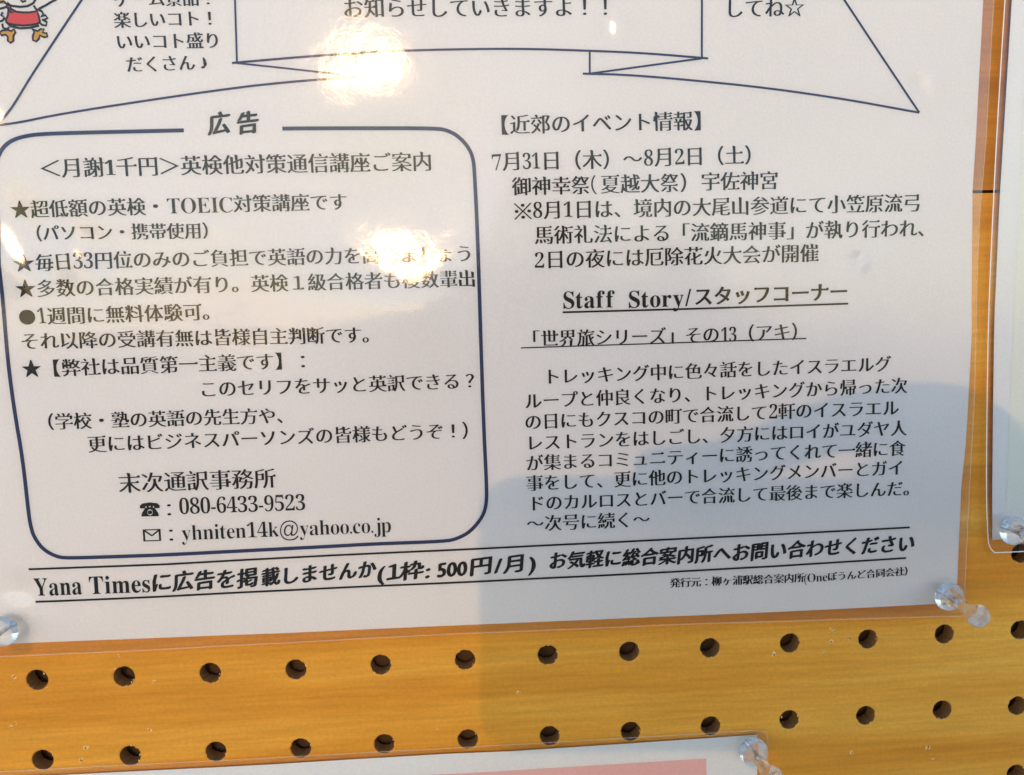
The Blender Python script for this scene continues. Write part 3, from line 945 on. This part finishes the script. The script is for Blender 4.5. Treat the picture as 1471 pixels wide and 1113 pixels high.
# ------------------------------------------------------------------ the poster below
h3 = flat_h(1.1)
low_poster = empty("laminated_poster", "laminated white sheet with a pink block below the bare board strip", "poster")
p3t = GEO['p3_paper_t']; p3r = GEO['p3_paper_r'][0]
def top_sheet(name, top, x_l, x_r, z_bot, nx, nz, lift, hf, dz=0):
    def x_of(u, v): return x_l + (x_r - x_l) * u
    def z_of(u, v):
        zt = interp(top, x_of(u, v), 0) + dz; return z_bot + (zt - z_bot) * v
    return grid(name, x_of, z_of, nx, nz, lift, hf)
link("paper", top_sheet("paper", p3t, -25, p3r, -158, 60, 30, 0, h3), M['paper_cool'], low_poster, True)
pk = GEO['p3_pink']
link("printed_block", top_sheet("printed_block", [[-30, pk[0][1] - 3.2], pk[0], pk[1], pk[2]], -15, pk[2][0], -150, 50, 24, .05, h3), M['pink'], low_poster, True)['label'] = "pink printed block"
f3t = GEO['p3_film_t']
f3r = p3r + 3.2
link("laminate_film", top_sheet("laminate_film", f3t, -32, f3r, -162, 80, 40, .25, h3), M['film'], low_poster, True)
V, Fc = margin_strip(p3t, f3t + [[f3r, f3t[-1][1] - 1.5]], .02, h3)
link("film_margin", mesh_of("film_margin", V, Fc), M['margin'], low_poster, True)
V, Fc = ribbon([[-32, f3t[0][1]]] + f3t + [[f3r - .8, f3t[-1][1] - .5], [f3r, f3t[-1][1] - 2.5], [f3r, -162]], .26, .29, h3)
link("film_edge", mesh_of("film_edge", V, Fc), M['edge'], low_poster)

# ------------------------------------------------------------------ clear push pins
def lathe(profile, n=40):
    V, Fc = [], []
    for (r, h) in profile:
        for k in range(n):
            a = 2 * math.pi * k / n; V.append((r * math.cos(a), -h, r * math.sin(a)))
    for q in range(len(profile) - 1):
        for k in range(n):
            Fc.append((q * n + k, q * n + (k + 1) % n, (q + 1) * n + (k + 1) % n, (q + 1) * n + k))
    V.append((0, -profile[0][1], 0)); V.append((0, -profile[-1][1], 0))
    a, b = len(V) - 2, len(V) - 1
    for k in range(n):
        Fc.append((a, (k + 1) % n, k)); Fc.append((b, (len(profile) - 1) * n + k, (len(profile) - 1) * n + (k + 1) % n))
    return V, Fc
PROF = [(.9, 4.0), (3.4, 4.1), (4.25, 4.4), (4.45, 4.9), (4.35, 5.5), (3.7, 6.2), (2.6, 6.8), (2.05, 7.5), (1.85, 8.8), (1.8, 10.5), (1.95, 12.2), (2.35, 13.4), (3.0, 14.2), (3.3, 14.8), (3.35, 15.6), (3.1, 16.3), (2.3, 16.7), (1.0, 16.85)]
V, Fc = lathe([(r * .98, h * 1.25) for r, h in PROF])
pin_mesh = mesh_of("push_pin_body", V, Fc); pin_mesh.materials.append(M['clear'])
for p in pin_mesh.polygons: p.use_smooth = True
V, Fc = lathe([(.05, -6), (.42, -3), (.5, 0), (.5, 9.5), (.2, 11.2)], 14)
needle_mesh = mesh_of("push_pin_needle", V, Fc); needle_mesh.materials.append(M['steel'])
for p in needle_mesh.polygons: p.use_smooth = True
PINS = (("clear push pin through the lower right corner of the large newsletter sheet", 0, 3), ("clear push pin at the lower corner of the sheet cut off by the right edge", 0, 1),
        ("clear push pin at the upper right corner of the sheet with the pink block", 1.5, 1), ("clear push pin at the newsletter's lower left, cut by the photo edge", -3, 2))
for (x, z), (lab, tx, tz) in zip(GEO['pin'], PINS):
    e_ = empty("push_pin", lab, "push pin", "clear push pins holding the posters", (x, 0, z))
    e_.rotation_euler = (math.radians(tz), 0, math.radians(tx))
    link("body", pin_mesh, None, e_); link("needle", needle_mesh, None, e_)

# the pavement in front of the board, far below the frame
gnd = link("ground", mesh_of("ground", [(-60000, 60000, -1560), (60000, 60000, -1560), (60000, -60000, -1560), (-60000, -60000, -1560)], [(0, 3, 2, 1)]), M['concrete'])
gnd['kind'] = 'structure'; gnd['label'] = "pale concrete pavement in front of the board"
# ------------------------------------------------------------------ the photographer whose shadow falls on the lower right
CX, CY, CZ, CO = Vector(CAM_X), Vector(CAM_Y), Vector(CAM_Z), Vector(CAM_LOC)
def ph(u, v, w): return tuple(CO + CX * u + CY * v + CZ * w)
phone = empty("smartphone", "white phone held sideways in front of the newsletter, taking the picture", "phone")
def slab(u0, u1, v0, v1, w0, w1, r, bev):
    prof = []
    for cu_, cv_, a0 in ((u1 - r, v1 - r, 0), (u0 + r, v1 - r, 90), (u0 + r, v0 + r, 180), (u1 - r, v0 + r, 270)):
        for k in range(9):
            a = math.radians(a0 + k * 90 / 8); prof.append((cu_ + r * math.cos(a), cv_ + r * math.sin(a)))
    cu_, cv_ = (u0 + u1) / 2, (v0 + v1) / 2
    V, Fc = [], []
    n = len(prof)
    for (w, ins) in ((w0, bev), (w0 + bev, 0), (w1 - bev, 0), (w1, bev)):
        for (u, v) in prof:
            d = math.hypot(u - cu_, v - cv_); V.append(ph(u - (u - cu_) / d * ins, v - (v - cv_) / d * ins, w))
    for q in range(3):
        for k in range(n): Fc.append((q * n + k, q * n + (k + 1) % n, (q + 1) * n + (k + 1) % n, (q + 1) * n + k))
    Fc.append(tuple(range(n))[::-1]); Fc.append(tuple(range(3 * n, 4 * n)))
    return mesh_of("slab", V, Fc)
link("case", slab(-17.5, 137, -66, 17.3, 3, 11, 12, 1.5), M['phone'], phone)
link("screen", slab(-12, 132, -61, 12.5, 11.02, 11.4, 8, .1), M['glass_dark'], phone)

def skin_mesh(name, chains, mat, parent, sub=1):
    """chains: lists of (x, y, z, radius) in mm; a chain may start at the name of a joint of an earlier one"""
    verts, radii, edges, roots = [], [], [], []
    names = {}
    for ch in chains:
        prev = None
        for it in ch:
            if isinstance(it, str):
                prev = names[it]; continue
            x, y, z, r = it[:4]
            verts.append((x * MM, y * MM, z * MM)); radii.append(r * MM)
            i = len(verts) - 1
            if len(it) > 4: names[it[4]] = i
            if prev is not None: edges.append((prev, i))
            else: roots.append(i)
            prev = i
    me = bpy.data.meshes.new(name)
    me.from_pydata(verts, edges, [])
    o = link(name, me, mat, parent)
    md = o.modifiers.new("skin", 'SKIN')
    lay = me.skin_vertices[0] if me.skin_vertices else None
    if lay is None:
        bm = bmesh.new(); bm.from_mesh(me); bm.verts.layers.skin.verify(); bm.to_mesh(me); bm.free(); lay = me.skin_vertices[0]
    for i, r in enumerate(radii):
        lay.data[i].radius = (r, r); lay.data[i].use_root = i in roots
    md.use_smooth_shade = True
    sb = o.modifiers.new("smooth", 'SUBSURF'); sb.levels = sub; sb.render_levels = sub
    return o
def P_(u, v, w, r, nm=None):
    q = ph(u, v, w); return (q[0], q[1], q[2], r) + ((nm,) if nm else ())
person = empty("person", "person in a pale jacket standing in front of the board and holding up a phone", "person", None, (0, 0, 0))
head = (226, -720, 165)
hx, hy, hz = head
body = skin_mesh("body", [
    [(hx + 10, hy - 30, hz - 560, 120, "pelvis"), (hx + 5, hy - 35, hz - 400, 125), (hx, hy - 40, hz - 250, 120, "chest"), (hx, hy - 35, hz - 160, 62), (hx, hy - 15, hz - 110, 56), (hx, hy, hz - 30, 74), (hx, hy, hz + 40, 84), (hx, hy - 5, hz + 100, 60)],
    ["chest", (hx + 175, hy - 40, hz - 205, 55, "rs"), (hx + 215, hy + 80, hz - 400, 46), P_(190, -60, 70, 36), P_(172, -30, 34, 26, "wrist"), P_(150, -2, 10, 24, "palm")],
    ["chest", (hx - 175, hy - 40, hz - 205, 55), (hx - 205, hy - 30, hz - 480, 46), (hx - 190, hy + 40, hz - 700, 32), (hx - 188, hy + 50, hz - 790, 24)],
    ["pelvis", (hx + 95, hy - 30, hz - 680, 85), (hx + 100, hy - 20, hz - 1050, 62), (hx + 105, hy - 40, hz - 1440, 42), (hx + 110, hy + 110, hz - 1490, 34)],
    ["pelvis", (hx - 75, hy - 30, hz - 680, 85), (hx - 85, hy - 20, hz - 1050, 62), (hx - 90, hy - 40, hz - 1440, 42), (hx - 95, hy + 110, hz - 1490, 34)],
    [P_(146, 20, 6, 14), P_(124, 36, -1, 12.5), P_(90, 32, -5, 9.5), P_(58, 19.5, -6, 8), P_(28, 17, -5, 7)],
    [P_(150, 6, 4, 14), P_(128, 16, -8, 11), P_(98, 2, -16, 9), P_(78, -4, -9, 8), P_(60, -6, -6, 7)],
    [P_(152, -6, 4, 13), P_(130, -4, -9, 10.5), P_(104, -18, -15, 8.5), P_(86, -23, -9, 7.5), P_(72, -24, -6, 6.8)],
    [P_(154, -18, 6, 12), P_(134, -24, -6, 9), P_(113, -38, -12, 7.5), P_(98, -42, -8, 6.5), P_(88, -43, -6, 6)],
    [P_(158, -14, 20, 14), P_(140, -12, 26, 11), P_(116, -16, 24, 9.5), P_(96, -18, 19, 8)],
    [(hx, hy + 78, hz + 8, 11), (hx, hy + 98, hz - 14, 13)],
    [(hx - 78, hy, hz, 10), (hx - 86, hy - 6, hz - 16, 12)], [(hx + 78, hy, hz, 10), (hx + 86, hy - 6, hz - 16, 12)],
], M['skin'], person)
skin_mesh("jacket", [
    [(hx + 10, hy - 30, hz - 620, 150, "pelvis"), (hx + 5, hy - 35, hz - 400, 148), (hx, hy - 40, hz - 240, 140, "chest"), (hx, hy - 35, hz - 150, 80)],
    ["chest", (hx + 180, hy - 40, hz - 205, 72), (hx + 220, hy + 80, hz - 400, 62), P_(194, -64, 78, 46)],
    ["chest", (hx - 180, hy - 40, hz - 205, 72), (hx - 208, hy - 30, hz - 480, 60), (hx - 192, hy + 36, hz - 690, 44)],
], M['cloth'], person)
skin_mesh("trousers", [
    [(hx + 10, hy - 30, hz - 600, 140, "pelvis"), (hx + 95, hy - 30, hz - 720, 104), (hx + 100, hy - 20, hz - 1050, 80), (hx + 105, hy - 40, hz - 1430, 66)],
    ["pelvis", (hx - 75, hy - 30, hz - 720, 104), (hx - 85, hy - 20, hz - 1050, 80), (hx - 90, hy - 40, hz - 1430, 66)],
], M['trousers'], person)
skin_mesh("hair", [
    [(hx, hy - 30, hz + 30, 84), (hx, hy - 26, hz + 80, 80), (hx, hy - 10, hz + 118, 58)],
], M['hair'], person)
for s_ in (-1, 1):
    V, Fc = lathe([(2, -6), (9, -4), (11, 0), (9, 4), (2, 6)], 14)
    e_ = link("eye", mesh_of("eye", V, Fc), M['white_ink'], person); e_.location = ((hx + s_ * 32) * MM, (hy + 76) * MM, (hz + 22) * MM)
V, Fc = lathe([(1, -4), (20, -2), (22, 0), (20, 2), (1, 4)], 16)
e_ = link("mouth", mesh_of("mouth", V, Fc), M['red'], person); e_.location = (hx * MM, (hy + 80) * MM, (hz - 42) * MM); e_.scale = (1, 1, .3)
